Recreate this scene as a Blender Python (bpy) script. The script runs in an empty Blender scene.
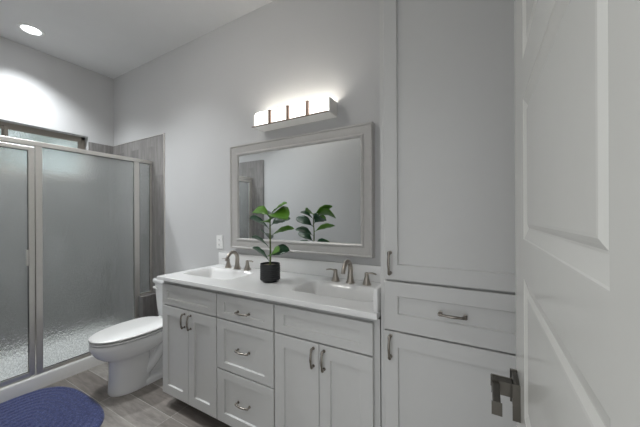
import bpy, bmesh, math, random
from mathutils import Vector, Matrix
random.seed(7)
PI = math.pi
S = bpy.context.scene
C = S.collection

# ------------------------------------------------------------------ camera, world, exposure
cam_d = bpy.data.cameras.new('camera')
cam_d.sensor_width = 36.0
cam_d.lens = 276.0 / 640.0 * 36.0
cam_d.shift_y = 2.5 / 640.0
cam_d.clip_start = 0.01
cam = bpy.data.objects.new('camera', cam_d)
C.objects.link(cam)
cam.matrix_world = (Matrix.Translation((0, 0, 1.30)) @ Matrix.Rotation(math.radians(29.25), 4, 'Z')
                    @ Matrix.Rotation(math.radians(90), 4, 'X') @ Matrix.Rotation(math.radians(-0.28), 4, 'Z'))
S.camera = cam
S.view_settings.view_transform = 'Standard'
S.view_settings.look = 'None'
S.view_settings.exposure = 0.42
S.view_settings.gamma = 1.0
S.view_settings.use_curve_mapping = False

W = bpy.data.worlds.new('world')
S.world = W
W.use_nodes = True
wn = W.node_tree
bgn = wn.nodes['Background']
bgn.inputs['Color'].default_value = (0.95, 0.975, 1.0, 1)
bgn.inputs['Strength'].default_value = 1.0

DOWNLIGHT = 8.0       # glow of the recessed ceiling lenses
DOWN_W = 40.0         # default watts, taken only by the added hall lamp
BULB = 50.0           # emission strength of the vanity bulbs
FILL_DOME = 16.0           # glow of the added ceiling fill light, out of view
SHADE = 2.4           # glow of the lit glass shades

# ------------------------------------------------------------------ materials
def lin(c):
    return tuple(((v / 255) / 12.92 if v / 255 <= 0.04045 else (((v / 255) + 0.055) / 1.055) ** 2.4) for v in c)

def mat(name, rgb, rough=0.5, metal=0.0, spec=0.5, bump=None, vary=None, coat=0.0):
    """rgb is sRGB 0-255; bump=(scale, strength, distance); vary=(scale, amount)"""
    m = bpy.data.materials.new(name)
    m.use_nodes = True
    nt = m.node_tree
    p = nt.nodes['Principled BSDF']
    col = lin(rgb)
    p.inputs['Base Color'].default_value = (*col, 1)
    p.inputs['Roughness'].default_value = rough
    p.inputs['Metallic'].default_value = metal
    p.inputs['Specular IOR Level'].default_value = spec
    p.inputs['Coat Weight'].default_value = coat
    tc = nt.nodes.new('ShaderNodeTexCoord')
    n = nt.nodes.new('ShaderNodeTexNoise')
    n.inputs['Scale'].default_value = vary[0] if vary else 6.0
    n.inputs['Detail'].default_value = 4
    nt.links.new(tc.outputs['Object'], n.inputs['Vector'])
    amt = vary[1] if vary else 0.03
    mx = nt.nodes.new('ShaderNodeMixRGB')
    mx.inputs[1].default_value = (*[c * (1 - amt) for c in col], 1)
    mx.inputs[2].default_value = (*[min(1, c * (1 + amt)) for c in col], 1)
    nt.links.new(n.outputs['Fac'], mx.inputs[0])
    nt.links.new(mx.outputs[0], p.inputs['Base Color'])
    if bump:
        b = nt.nodes.new('ShaderNodeTexNoise')
        b.inputs['Scale'].default_value = bump[0]
        b.inputs['Detail'].default_value = 3
        nt.links.new(tc.outputs['Object'], b.inputs['Vector'])
        bn = nt.nodes.new('ShaderNodeBump')
        bn.inputs['Strength'].default_value = bump[1]
        bn.inputs['Distance'].default_value = bump[2]
        nt.links.new(b.outputs['Fac'], bn.inputs['Height'])
        nt.links.new(bn.outputs['Normal'], p.inputs['Normal'])
    return m

def emit_mat(name, rgb, strength, base=(235, 235, 232)):
    m = mat(name, base, 0.4)
    p = m.node_tree.nodes['Principled BSDF']
    p.inputs['Emission Color'].default_value = (*lin(rgb), 1)
    p.inputs['Emission Strength'].default_value = strength
    return m

M = {}
M['wall'] = mat('painted_wall', (200, 200, 200), 0.62, bump=(95, 0.35, 0.0015), vary=(3, 0.015))
M['ceiling'] = mat('painted_ceiling', (226, 226, 226), 0.8, bump=(80, 0.3, 0.001))
M['cabinet'] = mat('cabinet_paint', (204, 204, 202), 0.38, vary=(20, 0.015))
M['carcass'] = mat('cabinet_body_paint', (203, 203, 201), 0.4)
M['toe'] = mat('toe_kick_dark', (48, 38, 34), 0.6)  # toe kick far darker than the cabinet fronts
M['gap'] = mat('gap_dark', (70, 58, 50), 0.7)  # dark sheet set behind the fronts so their gaps look dark
M['door'] = mat('door_gloss_paint', (208, 207, 202), 0.2, spec=0.5, bump=(9, 0.12, 0.002))
M['marble'] = mat('cultured_marble', (233, 233, 232), 0.12, spec=0.5, vary=(5, 0.03))
M['porcelain'] = mat('porcelain', (238, 238, 238), 0.1, spec=0.6, vary=(2, 0.01))
M['plastic'] = mat('white_plastic', (236, 236, 234), 0.3)
M['pan'] = mat('acrylic_pan', (240, 239, 236), 0.25)
M['nickel'] = mat('brushed_nickel', (172, 165, 156), 0.28, 1.0, vary=(60, 0.05))
M['dark_nickel'] = mat('dark_nickel', (150, 144, 136), 0.26, 1.0, vary=(40, 0.08))
M['lever'] = mat('satin_pewter', (100, 97, 91), 0.32, 1.0, vary=(40, 0.08))
M['alu'] = mat('satin_aluminium', (226, 223, 218), 0.42, 1.0, vary=(30, 0.05))
M['alu_dark'] = mat('window_bronze', (165, 158, 148), 0.45, 0.3)
M['rubber'] = mat('black_gasket', (30, 30, 30), 0.6)
M['frame'] = mat('silver_frame_paint', (192, 190, 187), 0.3, 0.15, vary=(40, 0.05), bump=(60, 0.15, 0.001))
M['pot'] = mat('black_ceramic', (40, 41, 43), 0.5)
M['soil'] = mat('pebbles_and_soil', (150, 138, 122), 0.9, bump=(90, 1.0, 0.004), vary=(70, 0.45))
M['stem'] = mat('plant_stem', (88, 104, 48), 0.6, vary=(60, 0.3))
M['bark'] = mat('tree_bark', (80, 68, 58), 0.9)
M['fixture'] = mat('fixture_metal', (160, 152, 145), 0.5, 0.5)
M['black'] = mat('black_slot', (20, 20, 20), 0.6)
M['bronze'] = mat('fixture_strip', (120, 102, 92), 0.4, 0.6)
M['end_plate'] = mat('fixture_end_plate', (226, 224, 221), 0.45, 0.0)
M['bulb'] = emit_mat('lit_bulb', (255, 250, 240), BULB)
M['shade'] = emit_mat('lit_opal_glass', (255, 252, 246), SHADE)
M['fill_dome'] = emit_mat('fill_dome_glow', (255, 252, 247), FILL_DOME)
M['underside_glow'] = emit_mat('glowing_underside', (255, 250, 242), 0.08)  # glow imitates the lit wall seen through the open underside
M['lens'] = emit_mat('lit_downlight_lens', (246, 250, 255), DOWNLIGHT)
M['grass'] = mat('grass', (70, 100, 50), 0.9, vary=(8, 0.4))

def leaf_mat(name, rgb):
    m = mat(name, rgb, 0.38, vary=(25, 0.3))
    p = m.node_tree.nodes['Principled BSDF']
    p.inputs['Transmission Weight'].default_value = 0.0
    return m
M['leaf_dark'] = leaf_mat('leaf_dark', (34, 76, 48))
M['leaf_light'] = leaf_mat('leaf_light', (88, 138, 38))
M['leaf_tree'] = leaf_mat('leaf_tree', (118, 136, 116))

def mirror_mat():
    m = mat('mirror_silver', (236, 238, 238), 0.0, 1.0, vary=(1, 0.0))
    return m
M['mirror'] = mirror_mat()

def rain_glass(name, rgb, rough, scale, strength, dist, stretch=1.0):
    m = bpy.data.materials.new(name)
    m.use_nodes = True
    nt = m.node_tree
    p = nt.nodes['Principled BSDF']
    p.inputs['Base Color'].default_value = (*lin(rgb), 1)
    p.inputs['Roughness'].default_value = rough
    p.inputs['Transmission Weight'].default_value = 1.0
    p.inputs['IOR'].default_value = 1.45
    tc = nt.nodes.new('ShaderNodeTexCoord')
    mp = nt.nodes.new('ShaderNodeMapping')
    mp.inputs['Scale'].default_value = (1, 1, stretch)
    nt.links.new(tc.outputs['Object'], mp.inputs['Vector'])
    v = nt.nodes.new('ShaderNodeTexNoise')
    v.inputs['Scale'].default_value = scale
    v.inputs['Detail'].default_value = 2
    v.inputs['Distortion'].default_value = 0.6
    nt.links.new(mp.outputs[0], v.inputs['Vector'])
    b = nt.nodes.new('ShaderNodeBump')
    b.inputs['Strength'].default_value = strength
    b.inputs['Distance'].default_value = dist
    nt.links.new(v.outputs['Fac'], b.inputs['Height'])
    nt.links.new(b.outputs['Normal'], p.inputs['Normal'])
    return m
def frost(m, amt, rgb):
    nt = m.node_tree; L = nt.links.new
    p = nt.nodes['Principled BSDF']; o = nt.nodes['Material Output']
    tl = nt.nodes.new('ShaderNodeBsdfTranslucent'); tl.inputs[0].default_value = (*lin(rgb), 1)
    df = nt.nodes.new('ShaderNodeBsdfDiffuse'); df.inputs[0].default_value = (*lin(rgb), 1)
    a = nt.nodes.new('ShaderNodeMixShader'); a.inputs[0].default_value = .5
    L(tl.outputs[0], a.inputs[1]); L(df.outputs[0], a.inputs[2])
    b = nt.nodes.new('ShaderNodeMixShader'); b.inputs[0].default_value = amt
    L(p.outputs[0], b.inputs[1]); L(a.outputs[0], b.inputs[2]); L(b.outputs[0], o.inputs[0])
    # the pressed pattern scatters unevenly from drop to drop
    mp = next(n for n in nt.nodes if n.type == 'MAPPING')
    n = nt.nodes.new('ShaderNodeTexNoise'); n.inputs['Scale'].default_value = 105; n.inputs['Detail'].default_value = 2
    L(mp.outputs[0], n.inputs['Vector'])
    mr = nt.nodes.new('ShaderNodeMapRange')
    mr.inputs['From Min'].default_value = .38; mr.inputs['From Max'].default_value = .62
    mr.inputs['To Min'].default_value = amt * .2; mr.inputs['To Max'].default_value = amt * 1.8
    L(n.outputs['Fac'], mr.inputs['Value']); L(mr.outputs[0], b.inputs[0])
    return m
M['rain'] = rain_glass('rain_glass', (246, 250, 250), 0.05, 75, 1.0, 0.0038, 0.8)
frost(M['rain'], 0.11, (235, 240, 240))
M['obscure'] = rain_glass('obscure_window_glass', (225, 235, 236), 0.03, 60, 1.0, 0.002)

def tile_mat(name, ax, w, h, off, c1, c2, mortar, grain, rough=0.45, origin=(0, 0), msize=0.004, offs=0.5):
    """ax = the two object axes used as (u, v); bricks run w along u, rows of h along v"""
    m = bpy.data.materials.new(name)
    m.use_nodes = True
    nt = m.node_tree
    L = nt.links.new
    p = nt.nodes['Principled BSDF']
    p.inputs['Roughness'].default_value = rough
    tc = nt.nodes.new('ShaderNodeTexCoord')
    sp = nt.nodes.new('ShaderNodeSeparateXYZ')
    L(tc.outputs['Object'], sp.inputs[0])
    def shift(sock, o):
        a = nt.nodes.new('ShaderNodeMath'); a.operation = 'SUBTRACT'
        L(sock, a.inputs[0]); a.inputs[1].default_value = o
        return a.outputs[0]
    cb = nt.nodes.new('ShaderNodeCombineXYZ')
    L(shift(sp.outputs[ax[0]], origin[0]), cb.inputs[0])
    L(shift(sp.outputs[ax[1]], origin[1]), cb.inputs[1])
    br = nt.nodes.new('ShaderNodeTexBrick')
    br.offset = offs
    br.inputs['Scale'].default_value = 1.0
    br.inputs['Brick Width'].default_value = w
    br.inputs['Row Height'].default_value = h
    br.inputs['Mortar Size'].default_value = msize / 2
    br.inputs['Mortar Smooth'].default_value = 0.1
    br.inputs['Color1'].default_value = (*lin(c1), 1)
    br.inputs['Color2'].default_value = (*lin(c2), 1)
    br.inputs['Mortar'].default_value = (*lin(mortar), 1)
    L(cb.outputs[0], br.inputs['Vector'])
    # wood-like grain stretched along u
    mp = nt.nodes.new('ShaderNodeMapping')
    mp.inputs['Scale'].default_value = (grain[0], grain[1], 1)
    L(cb.outputs[0], mp.inputs['Vector'])
    # shift the grain from tile to tile
    addv = nt.nodes.new('ShaderNodeVectorMath'); addv.operation = 'MULTIPLY_ADD'
    L(br.outputs['Color'], addv.inputs[0])
    addv.inputs[1].default_value = (60, 60, 60)
    L(mp.outputs[0], addv.inputs[2])
    n = nt.nodes.new('ShaderNodeTexNoise')
    n.inputs['Scale'].default_value = 1.0
    n.inputs['Detail'].default_value = 7
    n.inputs['Roughness'].default_value = 0.62
    n.inputs['Distortion'].default_value = 0.4
    L(addv.outputs[0], n.inputs['Vector'])
    ramp = nt.nodes.new('ShaderNodeValToRGB')
    ramp.color_ramp.elements[0].position = 0.3
    ramp.color_ramp.elements[0].color = (grain[2],) * 3 + (1,)
    ramp.color_ramp.elements[1].position = 0.7
    ramp.color_ramp.elements[1].color = (grain[3],) * 3 + (1,)
    L(n.outputs['Fac'], ramp.inputs[0])
    mu = nt.nodes.new('ShaderNodeMixRGB'); mu.blend_type = 'MULTIPLY'
    mu.inputs[0].default_value = 1.0
    L(br.outputs['Color'], mu.inputs[1])
    L(ramp.outputs[0], mu.inputs[2])
    L(mu.outputs[0], p.inputs['Base Color'])
    b = nt.nodes.new('ShaderNodeBump')
    b.inputs['Strength'].default_value = 0.5
    b.inputs['Distance'].default_value = 0.002
    b.invert = True
    L(br.outputs['Fac'], b.inputs['Height'])
    L(b.outputs['Normal'], p.inputs['Normal'])
    return m
M['floor'] = tile_mat('floor_wood_look_tile', ('X', 'Y'), 0.575, 0.155, 0, (132, 125, 119), (170, 165, 159), (186, 182, 177),
                      (6, 30, 0.60, 1.18), 0.4, (-1.727, 0.93), 0.004, 0.0)
M['tile_back'] = tile_mat('shower_tile_back', ('Z', 'X'), 0.61, 0.15, 0, (128, 125, 123), (154, 151, 149), (134, 132, 130),
                          (4, 40, 0.62, 1.15), 0.4, (-0.11, -3.0), 0.003, 0.5)
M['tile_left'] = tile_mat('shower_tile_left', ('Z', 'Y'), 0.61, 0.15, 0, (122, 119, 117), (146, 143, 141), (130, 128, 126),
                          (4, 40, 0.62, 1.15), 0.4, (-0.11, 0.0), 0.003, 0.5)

def rug_mat():
    m = bpy.data.materials.new('blue_chenille')
    m.use_nodes = True
    nt = m.node_tree; L = nt.links.new
    p = nt.nodes['Principled BSDF']
    p.inputs['Roughness'].default_value = 0.68
    p.inputs['Sheen Weight'].default_value = 0.3
    tc = nt.nodes.new('ShaderNodeTexCoord')
    mp = nt.nodes.new('ShaderNodeMapping'); mp.inputs['Scale'].default_value = (60, 160, 60)
    L(tc.outputs['Object'], mp.inputs['Vector'])
    n = nt.nodes.new('ShaderNodeTexNoise'); n.inputs['Scale'].default_value = 1.0; n.inputs['Detail'].default_value = 5
    L(mp.outputs[0], n.inputs['Vector'])
    mp2 = nt.nodes.new('ShaderNodeMapping'); mp2.inputs['Scale'].default_value = (160, 50, 60)
    L(tc.outputs['Object'], mp2.inputs['Vector'])
    n2 = nt.nodes.new('ShaderNodeTexNoise'); n2.inputs['Scale'].default_value = 1.0; n2.inputs['Detail'].default_value = 5
    L(mp2.outputs[0], n2.inputs['Vector'])
    ad = nt.nodes.new('ShaderNodeMath'); ad.operation = 'ADD'
    L(n.outputs['Fac'], ad.inputs[0]); L(n2.outputs['Fac'], ad.inputs[1])
    hf = nt.nodes.new('ShaderNodeMath'); hf.operation = 'MULTIPLY'; hf.inputs[1].default_value = 0.5
    L(ad.outputs[0], hf.inputs[0])
    r = nt.nodes.new('ShaderNodeValToRGB')
    r.color_ramp.elements[0].position = 0.36; r.color_ramp.elements[0].color = (*lin((31, 41, 87)), 1)
    r.color_ramp.elements[1].position = 0.66; r.color_ramp.elements[1].color = (*lin((102, 112, 158)), 1)
    e = r.color_ramp.elements.new(0.5); e.color = (*lin((49, 60, 113)), 1)
    L(hf.outputs[0], r.inputs[0]); L(r.outputs[0], p.inputs['Base Color'])
    b = nt.nodes.new('ShaderNodeBump'); b.inputs['Strength'].default_value = 0.8; b.inputs['Distance'].default_value = 0.004
    L(hf.outputs[0], b.inputs['Height']); L(b.outputs['Normal'], p.inputs['Normal'])
    return m
M['rug'] = rug_mat()

# ------------------------------------------------------------------ mesh helpers
def link(name, bm, m, parent=None, smooth=False, kind=None):
    me = bpy.data.meshes.new(name)
    bmesh.ops.recalc_face_normals(bm, faces=bm.faces)
    bm.to_mesh(me); bm.free()
    me.materials.append(m)
    if smooth:
        for f in me.polygons: f.use_smooth = True
    o = bpy.data.objects.new(name, me)
    C.objects.link(o)
    if parent is not None:
        o.parent = parent
    if kind: o['kind'] = kind
    return o

def smooth_angle(o, deg=40):
    me = o.data
    for f in me.polygons: f.use_smooth = True
    bm = bmesh.new(); bm.from_mesh(me)
    lim = math.radians(deg)
    for e in bm.edges:
        if len(e.link_faces) == 2 and e.calc_face_angle(0) > lim:
            e.smooth = False
    bm.to_mesh(me); bm.free()
    return o

def thing(name, label, cat, loc=(0, 0, 0), group=None):
    o = bpy.data.objects.new(name, None)
    o.empty_display_size = 0.05
    o.location = loc
    C.objects.link(o)
    o['label'] = label; o['category'] = cat
    if group: o['group'] = group
    return o

def tag(o, label, cat, group=None):
    o['label'] = label; o['category'] = cat
    if group: o['group'] = group
    return o

def local(parent):
    """offset that turns world coordinates into the parent's"""
    v = Vector((0, 0, 0)); p = parent
    while p is not None:
        v += p.location; p = p.parent
    return v

def put(name, bm, m, parent=None, smooth=False, deg=None, kind=None):
    """bm is in world coordinates"""
    if parent is not None:
        bmesh.ops.translate(bm, verts=bm.verts, vec=-local(parent))
    o = link(name, bm, m, parent, smooth, kind)
    if deg: smooth_angle(o, deg)
    return o

def box(bm, x0, x1, y0, y1, z0, z1, bev=0.0, seg=2):
    r = bmesh.ops.create_cube(bm, size=1.0)
    vs = r['verts']
    for v in vs:
        v.co = Vector((x0 + (v.co.x + .5) * (x1 - x0), y0 + (v.co.y + .5) * (y1 - y0), z0 + (v.co.z + .5) * (z1 - z0)))
    if bev > 0:
        es = list({e for v in vs for e in v.link_edges})
        bmesh.ops.bevel(bm, geom=es, offset=bev, segments=seg, profile=0.5, affect='EDGES')
    return bm

def B(*a, **k):
    return box(bmesh.new(), *a, **k)

def loft(bm, rings, cap0=True, cap1=True, closed=False):
    """rings: list of equal-length lists of points"""
    R = [[bm.verts.new(p) for p in ring] for ring in rings]
    n = len(R[0])
    for a, b in zip(R, R[1:] + ([R[0]] if closed else [])):
        for i in range(n):
            j = (i + 1) % n
            try: bm.faces.new((a[i], a[j], b[j], b[i]))
            except ValueError: pass
    if not closed:
        if cap0: bm.faces.new(list(reversed(R[0])))
        if cap1: bm.faces.new(R[-1])
    return bm

def lathe(bm, prof, c, n=32, cap0=True, cap1=True):
    return loft(bm, [[(c[0] + r * math.cos(2 * PI * i / n), c[1] + r * math.sin(2 * PI * i / n), c[2] + z) for i in range(n)] for r, z in prof], cap0, cap1)

def catmull(pts, k=6):
    P = [Vector(p) for p in pts]
    P = [2 * P[0] - P[1]] + P + [2 * P[-1] - P[-2]]
    out = []
    for i in range(1, len(P) - 2):
        for s in range(k):
            t = s / k
            out.append(0.5 * ((2 * P[i]) + (-P[i-1] + P[i+1]) * t + (2*P[i-1] - 5*P[i] + 4*P[i+1] - P[i+2]) * t*t + (-P[i-1] + 3*P[i] - 3*P[i+1] + P[i+2]) * t**3))
    out.append(P[-2].copy())
    return out

def tube(bm, pts, rad, n=12, smooth_path=True, k=6, flat=(1.0, 1.0)):
    """rad: number or list per control point; flat squashes the section"""
    if smooth_path:
        path = catmull(pts, k)
        if isinstance(rad, (list, tuple)):
            rr = []
            for i in range(len(path)):
                t = i / k; a = min(int(t), len(rad) - 2); rr.append(rad[a] + (rad[a+1] - rad[a]) * (t - a))
        else: rr = [rad] * len(path)
    else:
        path = [Vector(p) for p in pts]
        rr = list(rad) if isinstance(rad, (list, tuple)) else [rad] * len(path)
    rings = []
    t0 = (path[1] - path[0]).normalized()
    up = Vector((0, 0, 1)) if abs(t0.z) < 0.9 else Vector((1, 0, 0))
    nrm = (up - t0 * up.dot(t0)).normalized()
    for i, p in enumerate(path):
        t = (path[min(i+1, len(path)-1)] - path[max(i-1, 0)]).normalized()
        nrm = (nrm - t * nrm.dot(t)).normalized()
        bi = t.cross(nrm)
        rings.append([p + (nrm * math.cos(2*PI*j/n) * flat[0] + bi * math.sin(2*PI*j/n) * flat[1]) * rr[i] for j in range(n)])
    return loft(bm, rings)

def rect_ring(x0, x1, z0, z1, y):
    return [(x0, y, z0), (x1, y, z0), (x1, y, z1), (x0, y, z1)]

def shaker(bm, x0, x1, z0, z1, y, t=0.02, fx=0.057, fzt=0.057, fzb=None, rec=0.009):
    """framed front whose face looks towards -Y at y; recessed flat centre"""
    fzb = fzt if fzb is None else fzb
    e = 0.0018
    rings = [rect_ring(x0, x1, z0, z1, y + t), rect_ring(x0, x1, z0, z1, y + e), rect_ring(x0 + e, x1 - e, z0 + e, z1 - e, y),
             rect_ring(x0 + fx, x1 - fx, z0 + fzb, z1 - fzt, y),
             rect_ring(x0 + fx + .004, x1 - fx - .004, z0 + fzb + .004, z1 - fzt - .004, y + rec)]
    return loft(bm, rings)

def wall_hole(bm, ax, u0, u1, z0, z1, t0, t1, hu0, hu1, hz0, hz1):
    """wall slab with one rectangular opening; ax 'X' or 'Y' is the running axis"""
    def bb(a0, a1, b0, b1):
        if a1 - a0 < 1e-5 or b1 - b0 < 1e-5: return
        if ax == 'X': box(bm, a0, a1, t0, t1, b0, b1)
        else: box(bm, t0, t1, a0, a1, b0, b1)
    bb(u0, hu0, z0, z1); bb(hu1, u1, z0, z1); bb(hu0, hu1, z0, hz0); bb(hu0, hu1, hz1, z1)
    return bm

# ------------------------------------------------------------------ the room
WY = 1.65      # back (vanity) wall
WX = -3.70     # window wall
CZ = 2.925
FY = 0.10      # wall with the doorway
RX = 0.235     # wall beside the tall cabinet
GX = -2.915    # plane of the shower glass

put('floor', B(-3.85, 0.40, -1.2, 1.80, -0.10, 0.0), M['floor'], kind='structure')
put('ceiling', B(-3.85, 0.40, -0.06, 1.80, CZ, CZ + 0.1), M['ceiling'], kind='structure')
put('wall_back', B(-3.85, 0.40, WY, WY + 0.15, 0, CZ), M['wall'], kind='structure')
WIN = (0.25, 1.405, 1.70, 2.183)
put('wall_left', wall_hole(bmesh.new(), 'Y', -0.06, WY, 0, CZ, WX - 0.16, WX, *WIN), M['wall'], kind='structure')
put('wall_right', B(RX, RX + 0.12, -0.06, WY, 0, CZ), M['wall'], kind='structure')
put('wall_front', wall_hole(bmesh.new(), 'X', WX, RX, 0, CZ, FY - 0.12, FY, -0.72, 0.085, 0.0, 2.06), M['wall'], kind='structure')
# tile cladding inside the shower
TZ = 2.127
TX = -2.70
put('wall_shower_back', B(WX + 0.01, TX, WY - 0.010, WY, 0, TZ), M['tile_back'], kind='structure')
put('wall_shower_front', B(WX + 0.01, TX, FY, FY + 0.030, 0, TZ), M['tile_back'], kind='structure')
bm = bmesh.new()
for a in ((FY + .03, WIN[0], 0, TZ), (WIN[1], WY - .01, 0, TZ), (WIN[0], WIN[1], 0, WIN[2])):
    box(bm, WX, WX + 0.010, *a)
put('wall_shower_left', bm, M['tile_left'], kind='structure')
bm = bmesh.new()
box(bm, TX, TX + 0.004, WY - 0.012, WY, 0, TZ + .004); box(bm, WX + .01, TX + .004, WY - 0.012, WY, TZ, TZ + 0.004)
put('trim_1', bm, M['alu'], kind='structure')
# tiled knee wall under the narrow pane
put('wall_knee', B(-2.985, -2.825, 1.50, WY - 0.010, 0, 0.52, bev=0.004), M['tile_left'], kind='structure')
put('baseboard_back', B(TX + .004, -1.90, WY - 0.014, WY, 0, 0.10, bev=0.003), M['cabinet'], kind='structure')
put('baseboard_front', B(TX, -0.79, FY, FY + 0.014, 0, 0.10, bev=0.003), M['cabinet'], kind='structure')

# window with two sashes in the deep opening
w = bpy.data.objects.new('window_1', None); C.objects.link(w); w['kind'] = 'structure'
w.location = (WX - 0.1, 0.83, WIN[2])
xo, xi = WX - 0.14, WX - 0.085
bm = bmesh.new()
F = 0.032
y0, y1, z0, z1 = WIN
box(bm, xo, xi, y0, y0 + F, z0, z1); box(bm, xo, xi, y1 - F, y1, z0, z1)
box(bm, xo, xi, y0, y1, z0, z0 + F); box(bm, xo, xi, y0, y1, z1 - F, z1)
put('window_frame', bm, M['alu_dark'], w)
for a0, a1, dx in ((y0 + F, 0.815, -0.012), (0.80, y1 - F, 0.008)):
    bm = bmesh.new(); G = 0.026
    zz0, zz1 = z0 + F, z1 - F
    x0_, x1_ = xo + .02 + dx, xi - .01 + dx
    box(bm, x0_, x1_, a0, a0 + G, zz0, zz1); box(bm, x0_, x1_, a1 - G, a1, zz0, zz1)
    box(bm, x0_, x1_, a0 + G, a1 - G, zz0, zz0 + G); box(bm, x0_, x1_, a0 + G, a1 - G, zz1 - G, zz1)
    s = put('sash', bm, M['alu_dark'], w)
    xm = (x0_ + x1_) / 2
    put('window_glass', B(xm - .003, xm + .003, a0 + G - .003, a1 - G + .003, zz0 + G - .003, zz1 - G + .003), M['obscure'], s)

# ------------------------------------------------------------------ open panelled door on the right
D_far, D_hinge = Vector((0.079, 0.75, 0)), Vector((0.0615, 0.105, 0))
du = (D_far - D_hinge); DW = du.length; du.normalize()
dn = Vector((-du.y, du.x, 0))          # towards the room (-X)
T = 0.035
def dpt(u, z, h):                        # u from hinge, h above the visible face
    return D_hinge + du * u + dn * h + Vector((0, 0, z))
door = bpy.data.objects.new('door_1', None); C.objects.link(door); door['kind'] = 'structure'
door.location = (D_hinge.x, D_hinge.y, 0.01)
bm = bmesh.new()
Z0, Z1 = 0.01, 2.03
pu0, pu1 = 0.209 - 0.105, 0.597 - 0.105
bots = [0.313, 0.628, 0.943, 1.258, 1.573]
def quad(pts): bm.faces.new([bm.verts.new(p) for p in pts])
def dq(a0, a1, b0, b1, h=0.0): quad([dpt(a0, b0, h), dpt(a1, b0, h), dpt(a1, b1, h), dpt(a0, b1, h)])
for side, h0, sg in ((0, 0.0, 1), (1, -T, -1)):
    H_ = lambda d: h0 - sg * d
    dq(0, pu0, Z0, Z1, h0); dq(pu1, DW, Z0, Z1, h0)
    zs = [Z0] + [v for b_ in bots for v in (b_, b_ + 0.245)] + [Z1]
    for k in range(0, len(zs), 2): dq(pu0, pu1, zs[k], zs[k+1], h0)
    for b_ in bots:
        t_ = b_ + 0.245
        rr = [(0, 0), (0.0015, 0.0010), (0.018, 0.0052), (0.020, 0.0054), (0.023, 0.0040), (0.027, 0.0024), (0.030, 0.0022)]
        rings = [[dpt(pu0 + o, b_ + o, H_(d)), dpt(pu1 - o, b_ + o, H_(d)), dpt(pu1 - o, t_ - o, H_(d)), dpt(pu0 + o, t_ - o, H_(d))] for o, d in rr]
        loft(bm, rings, cap0=False)
quad([dpt(DW, Z0, 0), dpt(DW, Z0, -T), dpt(DW, Z1, -T), dpt(DW, Z1, 0)])
quad([dpt(0, Z0, 0), dpt(0, Z0, -T), dpt(0, Z1, -T), dpt(0, Z1, 0)])
quad([dpt(0, Z1, 0), dpt(DW, Z1, 0), dpt(DW, Z1, -T), dpt(0, Z1, -T)])
quad([dpt(0, Z0, 0), dpt(DW, Z0, 0), dpt(DW, Z0, -T), dpt(0, Z0, -T)])
bmesh.ops.remove_doubles(bm, verts=bm.verts, dist=0.0002)
put('door_panel', bm, M['door'], door)
# lever set
def obox(bm, u0, u1, z0, z1, h0, h1, bev=0.002):
    r = bmesh.ops.create_cube(bm, size=1.0); vs = r['verts']
    for v in vs:
        v.co = dpt(u0 + (v.co.x + .5) * (u1 - u0), z0 + (v.co.y + .5) * (z1 - z0), h0 + (v.co.z + .5) * (h1 - h0))
    bmesh.ops.bevel(bm, geom=list({e for v in vs for e in v.link_edges}), offset=bev, segments=2, affect='EDGES', profile=0.5)
    return bm
uc = 0.690 - 0.105
lv = put('door_handle', obox(bmesh.new(), uc - 0.033, uc + 0.033, 0.899, 0.965, 0.0003, 0.010, 0.003), M['lever'], door)
put('handle_neck', obox(bmesh.new(), uc - 0.012, uc + 0.012, 0.931, 0.955, 0.0095, 0.046, 0.002), M['lever'], lv)
put('handle_lever', obox(bmesh.new(), uc - 0.088, uc + 0.012, 0.9325, 0.9535, 0.034, 0.047, 0.002), M['lever'], lv)
# casing round the doorway (on the room side, out of the camera's sight)
bm = bmesh.new()
box(bm, -0.78, -0.72, FY, FY + 0.012, 0, 2.12); box(bm, -0.78, 0.145, FY, FY + 0.012, 2.06, 2.12)
box(bm, -0.72, -0.705, FY - .12, FY, 0, 2.06); box(bm, -0.705, 0.085, FY - .12, FY, 2.045, 2.06)
put('trim_2', bm, M['cabinet'], kind='structure')

# ------------------------------------------------------------------ handles for the cabinets
def pull_bm(c, axis, L=0.095, proj=0.026):
    """arched bar pull standing off the face at y=c.y towards -Y"""
    bm = bmesh.new()
    ux = Vector((1, 0, 0)) if axis == 'X' else Vector((0, 0, 1))
    c = Vector(c); f = Vector((0, -1, 0))
    h = L / 2 - 0.006
    for s in (-1, 1):
        a = c + ux * s * h
        tube(bm, [a, a + f * 0.003, a + f * 0.004, a + f * 0.012, a + f * 0.018], [0.0075, 0.0075, 0.0045, 0.0042, 0.006], 12, False)
    p = [c + ux * (-h - .004) + f * .017, c + ux * (-h + .004) + f * .022, c + ux * (-h * .62) + f * proj, c + f * (proj + .003),
         c + ux * (h * .62) + f * proj, c + ux * (h - .004) + f * .022, c + ux * (h + .004) + f * .017]
    tube(bm, p, [.0045, .0062, .0046, .0056, .0046, .0062, .0045], 12, True, 5)
    for s in (-1, 1):
        a = c + ux * s * (h + .001) + f * .019
        bmesh.ops.create_icosphere(bm, subdivisions=2, radius=0.0072, matrix=Matrix.Translation(a))
    return bm

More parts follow.
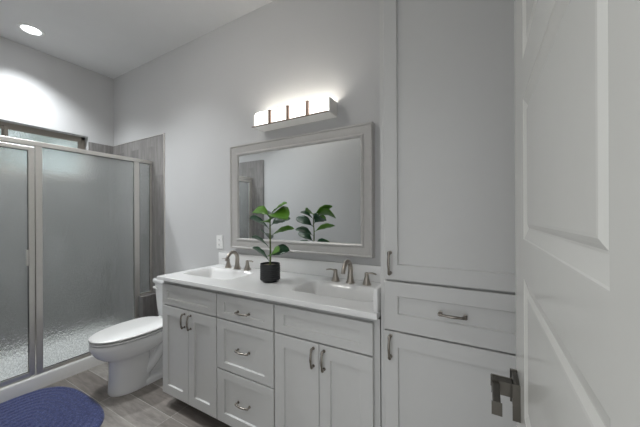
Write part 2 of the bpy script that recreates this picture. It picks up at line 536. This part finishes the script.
# ------------------------------------------------------------------ double vanity
VF = 1.125     # plane of the door fronts
VL, VR = -1.896, -0.352
van = thing('vanity_cabinet', 'long white shaker bathroom vanity with three drawers between two pairs of doors', 'cabinet', (-1.12, 1.38, 0))
bm = bmesh.new()
box(bm, VL, VL + .018, VF + .022, WY - .002, .095, .86); box(bm, VR - .018, VR, VF + .022, WY - .002, .095, .86)
box(bm, VL + .018, VR - .018, VF + .04, WY - .002, .095, .113)
for a, b in ((VL, -1.856), (-1.350, -1.325), (-0.919, -0.894), (-0.386, VR)): box(bm, a, b, VF + .0215, VF + .045, .095, .86)
for a, b in ((.095, .112), (.690, .712), (.838, .86)): box(bm, VL + .03, VR - .03, VF + .022, VF + .045, a, b)
box(bm, -1.33, -0.91, VF + .022, VF + .045, .396, .416)
put('cabinet_body', bm, M['carcass'], van)
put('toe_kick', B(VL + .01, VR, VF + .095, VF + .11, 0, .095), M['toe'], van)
put('gap_backing', B(VL + .02, VR - .02, VF + .046, VF + .055, .113, .855), M['gap'], van)
def front(name, parent, x0, x1, z0, z1, handle=None, hp=None, **k):
    o = put(name, shaker(bmesh.new(), x0, x1, z0, z1, VF, **k), M['cabinet'], parent)
    if handle: put('handle', pull_bm((hp[0], VF, hp[1]), handle), M['dark_nickel'], o, deg=50)
    return o
DZ0, DZ1 = .0985, .6975
FZ0, FZ1 = .7055, .8440
XS = [-1.877, -1.5995, -1.3410]
front('false_front', van, -1.877, -1.3410, FZ0, FZ1, fzt=.041)
front('door', van, -1.877, -1.6010, DZ0, DZ1, 'Z', (-1.634, .630), fzt=.062, fzb=.062)
front('door', van, -1.5980, -1.3410, DZ0, DZ1, 'Z', (-1.572, .630), fzt=.062, fzb=.062)
front('drawer', van, -1.3340, -0.9110, FZ0, FZ1, 'X', (-1.118, .765), fx=.060, fzt=.041, fzb=.037)
front('drawer', van, -1.3340, -0.9110, .4105, .6975, 'X', (-1.118, .553), fx=.060, fzt=.048, fzb=.042)
front('drawer', van, -1.3340, -0.9110, .0985, .4035, 'X', (-1.118, .258), fx=.060, fzt=.048, fzb=.058)
front('false_front', van, -0.9020, -0.3780, FZ0, FZ1, fzt=.041)
front('door', van, -0.9020, -0.6415, DZ0, DZ1, 'Z', (-.669, .632), fzt=.062, fzb=.062)
front('door', van, -0.6385, -0.3780, DZ0, DZ1, 'Z', (-.611, .632), fzt=.062, fzb=.062)

# ------------------------------------------------------------------ countertop with two moulded basins
CT = 0.894
CX0, CX1, CY0, CY1 = -1.906, -0.353, 1.105, WY - .001
top = thing('countertop', 'glossy white marble vanity countertop with two moulded rectangular basins and backsplash', 'countertop', (-1.12, 1.38, .862))
BAS = [(-1.608, 1.372, .238, .136), (-0.660, 1.372, .238, .136)]
def smooth01(t): t = max(0, min(1, t)); return t * t * (3 - 2 * t)
def basin_z(x, y):
    z = CT
    for cx, cy, hx, hy in BAS:
        rc = .055
        qx, qy = abs(x - cx) - (hx - rc), abs(y - cy) - (hy - rc)
        sd = math.hypot(max(qx, 0), max(qy, 0)) + min(max(qx, qy), 0) - rc
        if sd < 0:
            d = -sd
            z = CT - (.100 * smooth01(d / .075) + .018 * smooth01(d / .14)) - .004 * smooth01(d / .01)
    return z
bm = bmesh.new()
nx, ny = 300, 106
e = .004
xs = [CX0, CX0 + .001] + [CX0 + e + (CX1 - CX0 - 2 * e) * i / nx for i in range(nx + 1)] + [CX1 - .001, CX1]
ys = [CY0, CY0 + .001] + [CY0 + e + (CY1 - CY0 - e) * j / ny for j in range(ny + 1)]
def edge_drop(x, y):
    d = min(x - CX0, CX1 - x, y - CY0)
    return 0 if d >= e else (e if d <= 0 else e - math.sqrt(max(0, e * e - (e - d) ** 2)))
grid = [[bm.verts.new((x, y, basin_z(x, y) - edge_drop(x, y))) for x in xs] for y in ys]
for j in range(len(ys) - 1):
    for i in range(len(xs) - 1):
        bm.faces.new((grid[j][i], grid[j][i+1], grid[j+1][i+1], grid[j+1][i]))
per = [grid[0][i] for i in range(len(xs))] + [grid[j][-1] for j in range(1, len(ys))] + [grid[-1][i] for i in range(len(xs) - 2, -1, -1)] + [grid[j][0] for j in range(len(ys) - 2, 0, -1)]
low = [bm.verts.new((v.co.x, v.co.y, CT - .024)) for v in per]
for i in range(len(per)):
    j = (i + 1) % len(per); bm.faces.new((per[j], per[i], low[i], low[j]))
slab = put('slab', bm, M['marble'], top, deg=35)
put('backsplash', B(CX0, CX1 - .02, WY - .021, WY - .001, CT + .0002, CT + .100, bev=.004), M['marble'], top, deg=35)
put('side_splash', B(CX1 - .020, CX1, CY0 + .012, WY - .001, CT + .0002, CT + .100, bev=.004), M['marble'], top, deg=35)
for cx, cy, _, _ in BAS:
    zb = basin_z(cx, cy)
    put('drain', lathe(bmesh.new(), [(.030, 0.0), (.031, .002), (.026, .0035), (.020, .002), (.019, .004), (.006, .0055)], (cx, cy, zb)), M['nickel'], top, deg=40)

# ------------------------------------------------------------------ widespread faucets
def faucet(cx, y, label):
    t = thing('faucet', label, 'faucet', (cx, y, CT), 'basin faucets')
    z = CT
    bm = bmesh.new()
    lathe(bm, [(.027, 0), (.028, .003), (.025, .008), (.0195, .022), (.0165, .045), (.0155, .055)], (cx, y, z), 28)
    tube(bm, [(cx, y, z + .05), (cx, y + .002, z + .085), (cx, y - .010, z + .115), (cx, y - .038, z + .133), (cx, y - .070, z + .126),
              (cx, y - .095, z + .100), (cx, y - .108, z + .074)],
         [.0158, .0150, .0142, .0135, .0128, .0122, .0125], 18, True, 6, (1.0, 1.0))
    put('spout', bm, M['nickel'], t, deg=45)
    for s in (-1, 1):
        hx = cx + s * .1025
        bm = bmesh.new()
        lathe(bm, [(.026, 0), (.027, .003), (.024, .008), (.0175, .024), (.0130, .044), (.0118, .056), (.0125, .062), (.0115, .069), (.006, .073)], (hx, y + .004, z), 28)
        h = put('handle', bm, M['nickel'], t, deg=45)
        bm = bmesh.new()
        tube(bm, [(hx - s * .004, y + .004, z + .064), (hx + s * .014, y + .003, z + .068), (hx + s * .036, y + .001, z + .070), (hx + s * .060, y - .002, z + .066)],
             [.0085, .0078, .0088, .0066], 14, True, 6, (.55, 1.15))
        put('lever', bm, M['nickel'], h, deg=60)
    return t
faucet(-1.611, 1.556, 'brushed nickel two-handle faucet at the left basin, nearest the toilet')
faucet(-0.660, 1.552, 'brushed nickel two-handle faucet at the right basin, beside the tall cabinet')

# ------------------------------------------------------------------ tall linen cabinet
tc_ = thing('linen_cabinet', 'tall white built-in linen cabinet with one drawer between two doors', 'cabinet', (-.07, 1.38, 0))
TL, TR = -.348, .231
bm = bmesh.new()
box(bm, TL, TL + .018, VF + .046, WY - .002, 0, 2.60); box(bm, TR - .018, TR, VF + .046, WY - .002, 0, 2.60)
box(bm, TL, -.321, VF + .0215, VF + .046, .0, 2.60); box(bm, .177, TR, VF + .0215, VF + .046, .0, 2.60)
for a, b in ((0, .115), (.820, .840), (1.022, 1.046), (2.44, 2.60)): box(bm, TL + .02, TR - .02, VF + .022, VF + .046, a, b)
box(bm, TL, TR, VF + .022, WY - .002, 2.60, CZ - .004)
put('cabinet_body', bm, M['carcass'], tc_)
put('gap_backing', B(TL + .02, TR - .02, VF + .047, VF + .056, .05, 2.5), M['gap'], tc_)
front('door', tc_, -.327, .183, 1.0395, 2.46, 'Z', (-.3015, 1.108), fx=.0535, fzt=.06, fzb=.060)
front('drawer', tc_, -.327, .183, .8330, 1.0310, 'X', (-.072, .934), fx=.0535, fzt=.057, fzb=.067)
front('door', tc_, -.327, .183, .105, .8265, 'Z', (-.3015, .768), fx=.0535, fzt=.060, fzb=.060)

# ------------------------------------------------------------------ framed mirror
mir = thing('mirror', 'large rectangular wall mirror in a wide silver grey frame above the vanity', 'mirror', (-1.137, WY, 1.043))
MX0, MX1, MZ0, MZ1 = -1.737, -.535, 1.043, 1.868
prof = [(0, .0005), (0, .044), (.002, .049), (.006, .051), (.011, .050), (.014, .045), (.0165, .043), (.030, .043), (.056, .033), (.060, .033),
        (.063, .038), (.068, .041), (.074, .041), (.079, .038), (.083, .032), (.086, .026), (.086, .018)]
bm = bmesh.new()
loft(bm, [rect_ring(MX0 + d, MX1 - d, MZ0 + d, MZ1 - d, WY - h) for d, h in prof], False, False)
put('mirror_frame', bm, M['frame'], mir, deg=25)
put('mirror_glass', B(MX0 + .080, MX1 - .080, WY - .030, WY - .018, MZ0 + .080, MZ1 - .080), M['mirror'], mir)

# ------------------------------------------------------------------ vanity light, four lit shades
lt = thing('vanity_light', 'four-shade vanity light bar glowing on the wall above the mirror', 'lamp', (-1.10, WY, 1.99))
LX0, LX1, LZ0, LZ1 = -1.418, -.792, 1.958, 2.052
put('back_plate', B(LX0, LX1, WY - .014, WY - .001, LZ0 + .012, LZ1 - .012, bev=.002), M['fixture'], lt)
put('rail', B(LX0 - .004, LX1 + .004, WY - .130, WY - .124, LZ0 - .009, LZ0 - .001, bev=.001), M['bronze'], lt)
put('underside_glow_plate', B(LX0, LX1, WY - .1235, WY - .0015, LZ0 - .006, LZ0 - .003), M['underside_glow'], lt)  # added plate over the open underside, glowing like the lit wall behind
pitch = (LX1 - LX0) / 4
for k in range(5):
    x = LX0 + k * pitch
    dv = put('divider', B(x - .004, x + .004, WY - .110, WY - .001, LZ0 - .0025, LZ1 - .004, bev=.001), M['end_plate'], lt)
    if 0 < k < 4: put('front_strip', B(x - .0095, x + .0095, WY - .127, WY - .1105, LZ0 - .002, LZ1 - .002, bev=.001), M['bronze'], dv)
for k in range(4):
    a, b = LX0 + k * pitch + (.0045 if k == 0 else .0115), LX0 + (k + 1) * pitch - (.0045 if k == 3 else .0115)
    bm = bmesh.new()
    n = 14
    def arc(o):
        return [(a + (b - a) * i / n, WY - .100 + o - .026 * math.sin(PI * i / n) ** .8 if 0 < i < n else WY - .100 + o) for i in range(n + 1)]
    fo, bo = arc(0), arc(.004)
    pts = fo + bo[::-1]
    # top edge rises gently in the middle
    loft(bm, [[(x, y, LZ0) for x, y in pts], [(x, y, LZ1) for x, y in pts]])
    put('shade', bm, M['shade'], lt, deg=50)
    bm = bmesh.new()
    xc = (a + b) / 2
    lathe(bm, [(.004, -.018), (.014, -.010), (.018, 0), (.014, .010), (.004, .018)], (xc, WY - .055, (LZ0 + LZ1) / 2 - .005), 16)
    put('bulb', bm, M['bulb'], lt, deg=80)
    put('bulb_holder', B(xc - .012, xc + .012, WY - .040, WY - .013, (LZ0 + LZ1) / 2 - .017, (LZ0 + LZ1) / 2 + .007, bev=.002), M['fixture'], lt)

# ------------------------------------------------------------------ ceiling lights: one above the shower, the rest added as fill
def downlight(x, y, label, watts=DOWN_W, cone=125, CZ=CZ):
    t = thing('recessed_or_fill_light', label, 'ceiling light', (x, y, CZ))
    bm = bmesh.new()
    lathe(bm, [(.088, -.0005), (.088, -.004), (.080, -.007), (.066, -.006), (.060, -.001)], (x, y, CZ), 40, False, False)
    put('trim_ring', bm, M['plastic'], t, deg=60)
    put('lens', lathe(bmesh.new(), [(.0605, -.0005), (.0600, -.003), (.03, -.0035)], (x, y, CZ), 40), M['lens'], t)
    ld = bpy.data.lights.new('downlight_lamp', 'SPOT')
    ld.energy = watts; ld.spot_size = math.radians(cone); ld.spot_blend = 1.0
    ld.shadow_soft_size = 0.06; ld.color = (0.93, 0.97, 1.0)
    lo = bpy.data.objects.new('downlight_lamp', ld); C.objects.link(lo)
    lo.parent = t; lo.location = (0, 0, -.012)
downlight(-3.345, 0.868, 'round lit recessed downlight in the ceiling above the shower', 125, 118)
downlight(-2.33, 0.86, 'added fill light, out of view, in the ceiling between the rug and the toilet', 85, 118)  # added fill lamp, unseen, brightens the toilet, floor and counter
fl = thing('fill_dome_light', 'added round fill light, out of view, on the ceiling over the bathroom floor', 'ceiling light', (-1.75, .36, CZ))  # added fill lamp, unseen, brightens the front wall and its bounce
put('canopy', lathe(bmesh.new(), [(.19, -.0005), (.195, -.012), (.18, -.022)], (-1.75, .36, CZ), 40), M['nickel'], fl, deg=40)
put('fill_dome', lathe(bmesh.new(), [(.178, -.0225), (.180, -.035), (.165, -.065), (.125, -.090), (.07, -.103), (.01, -.108)], (-1.75, .36, CZ), 40), M['fill_dome'], fl, deg=50)
downlight(-0.35, -0.60, 'added fill light behind the camera outside the doorway, out of view', CZ=2.7)  # added fill lamp behind the camera; the hall has no ceiling

# ------------------------------------------------------------------ shower
pan = thing('shower_pan', 'low white acrylic shower base with a raised curb below the glass enclosure', 'shower base', (-3.3, .86, 0))
CX = -2.882
bm = bmesh.new()
Y0, Y1 = FY + .031, WY - .0105
prof = [(CX, 0.001), (CX, .088), (CX - .003, .098), (CX - .010, .103), (CX - .020, .104), (CX - .085, .112), (CX - .095, .108), (CX - .105, .09), (CX - .115, .05), (CX - .14, .042), (WX + .06, .030), (WX + .02, .04), (WX + .0105, .10), (WX + .0105, .001)]
loft(bm, [[(x, Y0, z) for x, z in prof], [(x, 1.4995, z) for x, z in prof]])
prof2 = [(-2.987, .001), (-2.987, .10), (-2.997, .05), (-3.02, .042), (WX + .06, .030), (WX + .02, .04), (WX + .0105, .10), (WX + .0105, .001)]
loft(bm, [[(x, 1.4995, z) for x, z in prof2], [(x, Y1, z) for x, z in prof2]])
put('base', bm, M['pan'], pan, deg=40)
put('drain', lathe(bmesh.new(), [(.05, 0), (.05, .004), (.03, .006)], (-3.33, .86, .034), 28), M['nickel'], pan)

enc = thing('shower_enclosure', 'satin metal framed shower enclosure with rain-textured glass panes', 'shower enclosure', (GX, .86, .11))
HT = 1.875
PB = .1085      # bottom of frames on the curb
put('header_rail', B(GX - .016, GX + .022, Y0 + .001, Y1 - .001, HT - .034, HT, bev=.002), M['alu'], enc)
put('bottom_rail', B(GX - .018, GX + .018, .772, 1.498, PB, PB + .022, bev=.002), M['alu'], enc)
put('bottom_rail', B(GX - .018, GX + .018, 1.523, Y1 - .002, .5205, .536, bev=.0015), M['alu'], enc)
put('post', B(GX - .016, GX + .020, .771, .809, PB, HT - .034, bev=.002), M['alu'], enc)
put('post', B(GX - .016, GX + .020, 1.467, 1.4995, PB, .530, bev=.002), M['alu'], enc)
put('post', B(GX - .016, GX + .020, 1.467, 1.512, .5205, HT - .034, bev=.002), M['alu'], enc)
put('post', B(GX - .014, GX + .014, Y1 - .022, Y1 - .001, .536, HT - .034, bev=.002), M['alu'], enc)
put('post', B(GX - .014, GX + .014, Y0 + .001, Y0 + .025, PB, HT - .034, bev=.002), M['alu'], enc)
put('glass_pane', B(GX - .003, GX + .003, .805, 1.470, PB + .018, HT - .030), M['rain'], enc)
put('glass_pane', B(GX - .003, GX + .003, 1.510, Y1 - .019, .534, HT - .030), M['rain'], enc)
bm = bmesh.new()
for a in ((GX + .003, GX + .006, .809, .812, PB + .022, HT - .034), (GX + .003, GX + .006, 1.464, 1.467, PB + .022, HT - .034), (GX + .003, GX + .006, .809, 1.467, PB + .022, PB + .026), (GX + .003, GX + .006, .809, 1.467, HT - .038, HT - .034),
          (GX + .003, GX + .006, Y1 - .026, Y1 - .022, .536, HT - .034), (GX + .003, GX + .006, 1.512, Y1 - .022, HT - .038, HT - .034)):
    box(bm, *a)
put('gasket', bm, M['rubber'], enc)
dr = bmesh.new()
dy0, dy1, dz0, dz1 = Y0 + .028, .7655, PB + .006, HT - .044
box(dr, GX - .010, GX + .018, dy1 - .032, dy1, dz0, dz1, bev=.003); box(dr, GX - .010, GX + .018, dy0, dy0 + .032, dz0, dz1, bev=.003)
box(dr, GX - .010, GX + .018, dy0 + .03, dy1 - .031, dz1 - .030, dz1, bev=.003); box(dr, GX - .010, GX + .018, dy0 + .03, dy1 - .031, dz0, dz0 + .030, bev=.003)
sd = put('shower_door', dr, M['alu'], enc)
put('glass_pane', B(GX - .003, GX + .003, dy0 + .028, dy1 - .028, dz0 + .026, dz1 - .026), M['rain'], sd)
bm = bmesh.new()
for a in ((GX + .003, GX + .006, dy1 - .035, dy1 - .032, dz0 + .03, dz1 - .03), (GX + .003, GX + .006, dy0 + .03, dy1 - .032, dz1 - .034, dz1 - .030), (GX + .003, GX + .006, dy0 + .03, dy1 - .032, dz0 + .030, dz0 + .034)):
    box(bm, *a)
put('gasket', bm, M['rubber'], sd)
put('door_pull', B(GX + .010, GX + .020, dy1 - .046, dy1 - .033, .94, 1.06, bev=.003), M['alu'], sd)

# ------------------------------------------------------------------ toilet
TXc = -2.318
toi = thing('toilet', 'white two-piece toilet with closed elongated lid beside the vanity', 'toilet', (TXc, 1.3, 0))
def egg(yf, yb, hw, z, n=40, pw=2.25, cx=TXc, wide=.56):
    """elongated outline: rounded front at yf, squarer back at yb; widest at fraction `wide` from the front"""
    pts = []
    ym = yf + (yb - yf) * wide
    for i in range(n):
        a = 2 * PI * i / n
        s, c = math.sin(a), math.cos(a)
        x = hw * math.copysign(abs(s) ** (2 / pw), s)
        if c > 0: y = ym - (ym - yf) * abs(c) ** (2 / 2.0)
        else: y = ym + (yb - ym) * abs(c) ** (2 / 3.2)
        pts.append((cx + x, y, z))
    return pts
bm = bmesh.new()
secs = [(0.001, .998, 1.270, .108), (.010, .994, 1.274, .110), (.03, .996, 1.270, .107), (.10, 1.000, 1.262, .102), (.17, 1.000, 1.262, .100), (.240, .998, 1.265, .101), (.258, .985, 1.28, .112),
        (.275, .955, 1.32, .137), (.300, .925, 1.38, .157), (.332, .902, 1.42, .170), (.365, .888, 1.44, .178), (.388, .885, 1.45, .182), (.399, .889, 1.45, .179), (.403, .905, 1.44, .166)]
loft(bm, [egg(a, b, w_, z) for z, a, b, w_ in secs])
# rear foot and trapway
loft(bm, [[(TXc + x, y, z) for x, y in ((-w_, 1.2), (-w_, 1.50), (-w_ * .6, 1.55), (w_ * .6, 1.55), (w_, 1.50), (w_, 1.2))] for z, w_ in ((.001, .112), (.028, .112), (.040, .104), (.050, .075))])
loft(bm, [[(TXc + x, y, z) for x, y in ((-w_, 1.2), (-w_, 1.50), (-w_ * .6, 1.54), (w_ * .6, 1.54), (w_, 1.50), (w_, 1.2))] for z, w_ in ((.045, .06), (.2, .062), (.30, .08), (.345, .13))])
loft(bm, [[(TXc + x, y, z) for x, y in ((-w_, 1.30), (-w_, 1.585), (-w_ + .02, 1.610), (w_ - .02, 1.610), (w_, 1.585), (w_, 1.30))] for z, w_ in ((.320, .120), (.345, .150), (.392, .165), (.402, .160))])
for s in (-1, 1):
    tube(bm, [(TXc + s * .05, 1.20, .08), (TXc + s * .062, 1.27, .15), (TXc + s * .068, 1.35, .235), (TXc + s * .068, 1.43, .245), (TXc + s * .064, 1.49, .17), (TXc + s * .06, 1.50, .04)],
         [.045, .042, .040, .040, .040, .042], 14)
    lathe(bm, [(.014, 0), (.014, .012), (.008, .018)], (TXc + s * .095, 1.375, .038), 14)
bowl = put('bowl', bm, M['porcelain'], toi, deg=42)
put('bolt_cap', lathe(bmesh.new(), [(.009, 0), (.009, .006), (.004, .009)], (TXc + .095, 1.375, .056), 14), M['black'], toi)
bm = bmesh.new()
loft(bm, [egg(.912, 1.380, .158, .4045), egg(.912, 1.380, .158, .4080), egg(.896, 1.385, .172, .4085), egg(.886, 1.388, .184, .4105), egg(.886, 1.388, .184, .4200), egg(.896, 1.385, .174, .4215), egg(.912, 1.380, .158, .4216)])
put('seat', bm, M['plastic'], toi, deg=50)
bm = bmesh.new()
loft(bm, [egg(.912, 1.392, .158, .4300), egg(.884, 1.396, .186, .4320), egg(.884, 1.396, .186, .4395), egg(.891, 1.392, .180, .4440), egg(.925, 1.372, .150, .4470), egg(1.02, 1.30, .075, .4485)])
for s in (-1, 1): box(bm, TXc + s * .075 - .018, TXc + s * .075 + .018, 1.388, 1.425, .405, .436, bev=.005)
put('lid', bm, M['plastic'], toi, deg=50)
def rrect(x0, x1, y0, y1, r, z, n=6):
    out = []
    for cx, cy, a0 in ((x1 - r, y1 - r, 0), (x0 + r, y1 - r, 90), (x0 + r, y0 + r, 180), (x1 - r, y0 + r, 270)):
        for i in range(n + 1):
            a = math.radians(a0 + 90 * i / n); out.append((cx + r * math.cos(a), cy + r * math.sin(a), z))
    return out
bm = bmesh.new()
ty0, ty1 = 1.435, 1.632
loft(bm, [rrect(TXc - .165, TXc + .165, ty0 + .025, ty1, .035, .402), rrect(TXc - .190, TXc + .190, ty0 + .018, ty1, .035, .415), rrect(TXc - .200, TXc + .200, ty0 + .012, ty1, .03, .50),
          rrect(TXc - .212, TXc + .212, ty0 + .004, ty1, .025, .690), rrect(TXc - .212, TXc + .212, ty0 + .004, ty1, .025, .706)])
put('tank', bm, M['porcelain'], toi, deg=50)
bm = bmesh.new()
loft(bm, [rrect(TXc - .218, TXc + .218, ty0 - .004, ty1 + .003, .025, .7065), rrect(TXc - .224, TXc + .224, ty0 - .010, ty1 + .006, .026, .716), rrect(TXc - .224, TXc + .224, ty0 - .010, ty1 + .006, .026, .738),
          rrect(TXc - .216, TXc + .216, ty0 - .002, ty1, .024, .747)])
put('tank_lid', bm, M['porcelain'], toi, deg=50)
bm = bmesh.new()
tube(bm, [(TXc - .178, ty0 + .008, .672), (TXc - .178, ty0 - .016, .672)], .011, 14, False)
tube(bm, [(TXc - .183, ty0 - .016, .672), (TXc - .145, ty0 - .020, .669), (TXc - .115, ty0 - .022, .664)], [.009, .007, .008], 12, True, 4, (1.0, .6))
put('flush_lever', bm, M['plastic'], toi, deg=60)

# ------------------------------------------------------------------ wall outlet left of the mirror
out = thing('outlet', 'small white two-socket outlet plate on the wall above the left basin', 'outlet', (-1.91, WY, 1.081))
put('cover_plate', B(-1.9475, -1.8725, WY - .007, WY - .0005, 1.024, 1.138, bev=.002), M['plastic'], out)
put('socket_insert', B(-1.927, -1.893, WY - .010, WY - .0068, 1.047, 1.115, bev=.001), M['plastic'], out)
for zc in (1.062, 1.100):
    for x_ in (-1.9170, -1.9052):
        put('slot', B(x_, x_ + .0022, WY - .0106, WY - .0098, zc - .005, zc + .005), M['black'], out)
    put('slot', B(-1.9125, -1.9075, WY - .0106, WY - .0098, zc - .012, zc - .008), M['black'], out)

# ------------------------------------------------------------------ blue bath rug
rug = bmesh.new()
RC = (-2.425, .600); RA, RB = .452, .322
def sup(a, ex=3.0):
    c, s = math.cos(a), math.sin(a)
    return (abs(c) ** ex + abs(s) ** ex) ** (-1 / ex)
nr, na = 84, 128
def rz(t, a):
    h = .017 * min(1, (1 - t) / .05) ** .5 if t > .95 else .017
    h += .0013 * math.sin(t * 2 * PI * 11) * (1 if t < .96 else 0)
    return .002 + max(h, 0)
rows = []
rnd = random.Random(3)
for i in range(1, nr + 1):
    t = i / nr
    row = []
    for j in range(na):
        a = 2 * PI * j / na
        r = sup(a) * t
        row.append(rug.verts.new((RC[0] + RA * r * math.cos(a), RC[1] + RB * r * math.sin(a), rz(t, a) + rnd.uniform(-.0011, .0011))))
    rows.append(row)
cv = rug.verts.new((RC[0], RC[1], .019))
for j in range(na): rug.faces.new((cv, rows[0][j], rows[0][(j + 1) % na]))
for a_, b_ in zip(rows, rows[1:]):
    for j in range(na): rug.faces.new((a_[j], b_[j], b_[(j+1) % na], a_[(j+1) % na]))
bot = [rug.verts.new((v.co.x, v.co.y, .001)) for v in rows[-1]]
for j in range(na): rug.faces.new((rows[-1][j], bot[j], bot[(j+1) % na], rows[-1][(j+1) % na]))
rug.faces.new(bot[::-1])
r_ = put('bath_rug', rug, M['rug'], None, smooth=True)
tag(r_, 'oval navy blue chenille bath rug on the floor before the shower', 'rug')

# ------------------------------------------------------------------ potted plant on the counter
PX, PY = -1.117, 1.353
pl = thing('potted_plant', 'broad-leaved green plant in a ribbed black pot on the white countertop', 'plant', (PX, PY, CT))
prof = [(.044, .0005), (.046, .006), (.057, .010), (.0605, .014)]
z = .014
while z < .098:
    prof += [(.0625, z + .003), (.0625, z + .008), (.0595, z + .0115)]; z += .0125
prof += [(.0605, .112), (.0565, .112), (.0555, .098)]
put('pot', lathe(bmesh.new(), prof, (PX, PY, CT), 40, True, False), M['pot'], pl, deg=60)
bm = bmesh.new()
lathe(bm, [(.0556, .090), (.0556, .099), (.03, .1015), (.004, .103)], (PX, PY, CT), 28)
for v in bm.verts:
    v.co.z += random.uniform(-.0015, .0015)
put('soil', bm, M['soil'], pl, smooth=True)
bm = bmesh.new()
tube(bm, [(PX, PY, CT + .095), (PX + .002, PY, CT + .17), (PX + .004, PY - .003, CT + .27), (PX + .001, PY, CT + .36), (PX + .004, PY, CT + .415)], [.0060, .0052, .0046, .0040, .003], 10)
put('stem', bm, M['stem'], pl, smooth=True)
# leaf: base height on the stem, tip offset (dx, dy, dz), width, arch, colour, roll
px = .00626
def leaf(bz, tip, wid, arch, m, roll=0.0, cup=.25):
    base = Vector((PX + .003, PY, CT + bz))
    T_ = Vector(tip)
    L_ = T_.length
    d = T_.normalized()
    side = d.cross(Vector((0, 0, 1)))
    if side.length < .1: side = Vector((1, 0, 0))
    side.normalize()
    up = side.cross(d).normalized()
    q = Matrix.Rotation(roll, 3, d)
    side, up = q @ side, q @ up
    bm = bmesh.new()
    n, k = 16, 6
    g = {}
    for side_sgn in (1, -1):
        for i in range(n + 1):
            t = i / n
            # petiole then an egg-shaped blade, widest past the middle
            w_ = 0.0028 if t < .14 else max(.0012, 1.55 * wid * (math.sin(PI * min(1, ((t - .14) / .86)) ** 1.2 * .995)) ** .62)
            if t >= 1: w_ = .0012
            c = base + d * (L_ * t) + up * (arch * math.sin(PI * t)) 
            for j in range(k + 1):
                s = -1 + 2 * j / k
                wave = .0018 * math.sin(t * 22 + s * 2) * (abs(s)) if t > .2 else 0
                g[(side_sgn, i, j)] = bm.verts.new(c + side * (w_ * s) + up * (cup * w_ * s * s + wave + .0006 * side_sgn))
    for i in range(n):
        for j in range(k):
            bm.faces.new([g[(1, i, j)], g[(1, i+1, j)], g[(1, i+1, j+1)], g[(1, i, j+1)]])
            bm.faces.new([g[(-1, i, j)], g[(-1, i, j+1)], g[(-1, i+1, j+1)], g[(-1, i+1, j)]])
        for j in (0, k):
            bm.faces.new([g[(1, i, j)], g[(1, i+1, j)], g[(-1, i+1, j)], g[(-1, i, j)]])
    for i in (0, n):
        for j in range(k):
            bm.faces.new([g[(1, i, j)], g[(1, i, j+1)], g[(-1, i, j+1)], g[(-1, i, j)]])
    put('leaf', bm, M[m], pl, smooth=True)
leaf(.415, (.150, -.030, .068), .024, .006, 'leaf_light', .55)
leaf(.405, (-.100, -.050, .028), .034, .020, 'leaf_light', -.5)
leaf(.400, (.170, -.050, -.012), .042, .036, 'leaf_light', .45)
leaf(.345, (.110, .060, .046), .036, .018, 'leaf_dark', .6)
leaf(.320, (-.168, -.005, .074), .028, .012, 'leaf_dark', .7)
leaf(.280, (.182, -.005, .052), .022, .014, 'leaf_light', .55)
leaf(.247, (-.128, .070, .054), .030, .014, 'leaf_dark', .5)
leaf(.200, (-.152, -.010, .070), .024, .014, 'leaf_dark', .6)
leaf(.155, (.140, .010, .045), .028, .022, 'leaf_dark', .75)
leaf(.150, (.112, -.055, .050), .028, .016, 'leaf_light', .7)
leaf(.375, (-.070, .085, .060), .030, .012, 'leaf_dark', .4)
leaf(.360, (.060, -.095, .020), .028, .016, 'leaf_light', .5)
leaf(.115, (-.140, -.010, .088), .026, .010, 'leaf_dark', .8)

# ------------------------------------------------------------------ outside the window
tr = thing('garden_tree', 'leafy green tree outside the bathroom window', 'tree', (-6.6, 1.0, 0))
bm = bmesh.new(); tube(bm, [(-6.6, 1.0, 0), (-6.55, 1.05, 1.2), (-6.6, 1.0, 2.6)], [.10, .08, .05], 10)
put('trunk', bm, M['bark'], tr, smooth=True)
bm = bmesh.new()
rn = random.Random(5)
for k in range(800):
    v = Vector((rn.gauss(0, 1), rn.gauss(0, 1), rn.gauss(0, 1))).normalized() * rn.uniform(.35, 1) ** .5
    c = Vector((-6.6 + v.x * 1.0, 1.0 + v.y * 1.7, 2.9 + v.z * 1.2))
    a = Vector((rn.gauss(0, 1), rn.gauss(0, 1), rn.gauss(0, 1))).normalized() * .11
    b = a.orthogonal().normalized() * .045
    n_ = a.cross(b).normalized() * .004
    vs = [bm.verts.new(c + q) for q in (-a, b, a, -b)]
    ws = [bm.verts.new(c + q + n_) for q in (-a, b, a, -b)]
    bm.faces.new(vs); bm.faces.new(ws[::-1])
put('foliage', bm, M['leaf_tree'], tr)
put('ground', B(-12, -3.86, -6, 8, -.2, -.02), M['grass'], kind='structure')
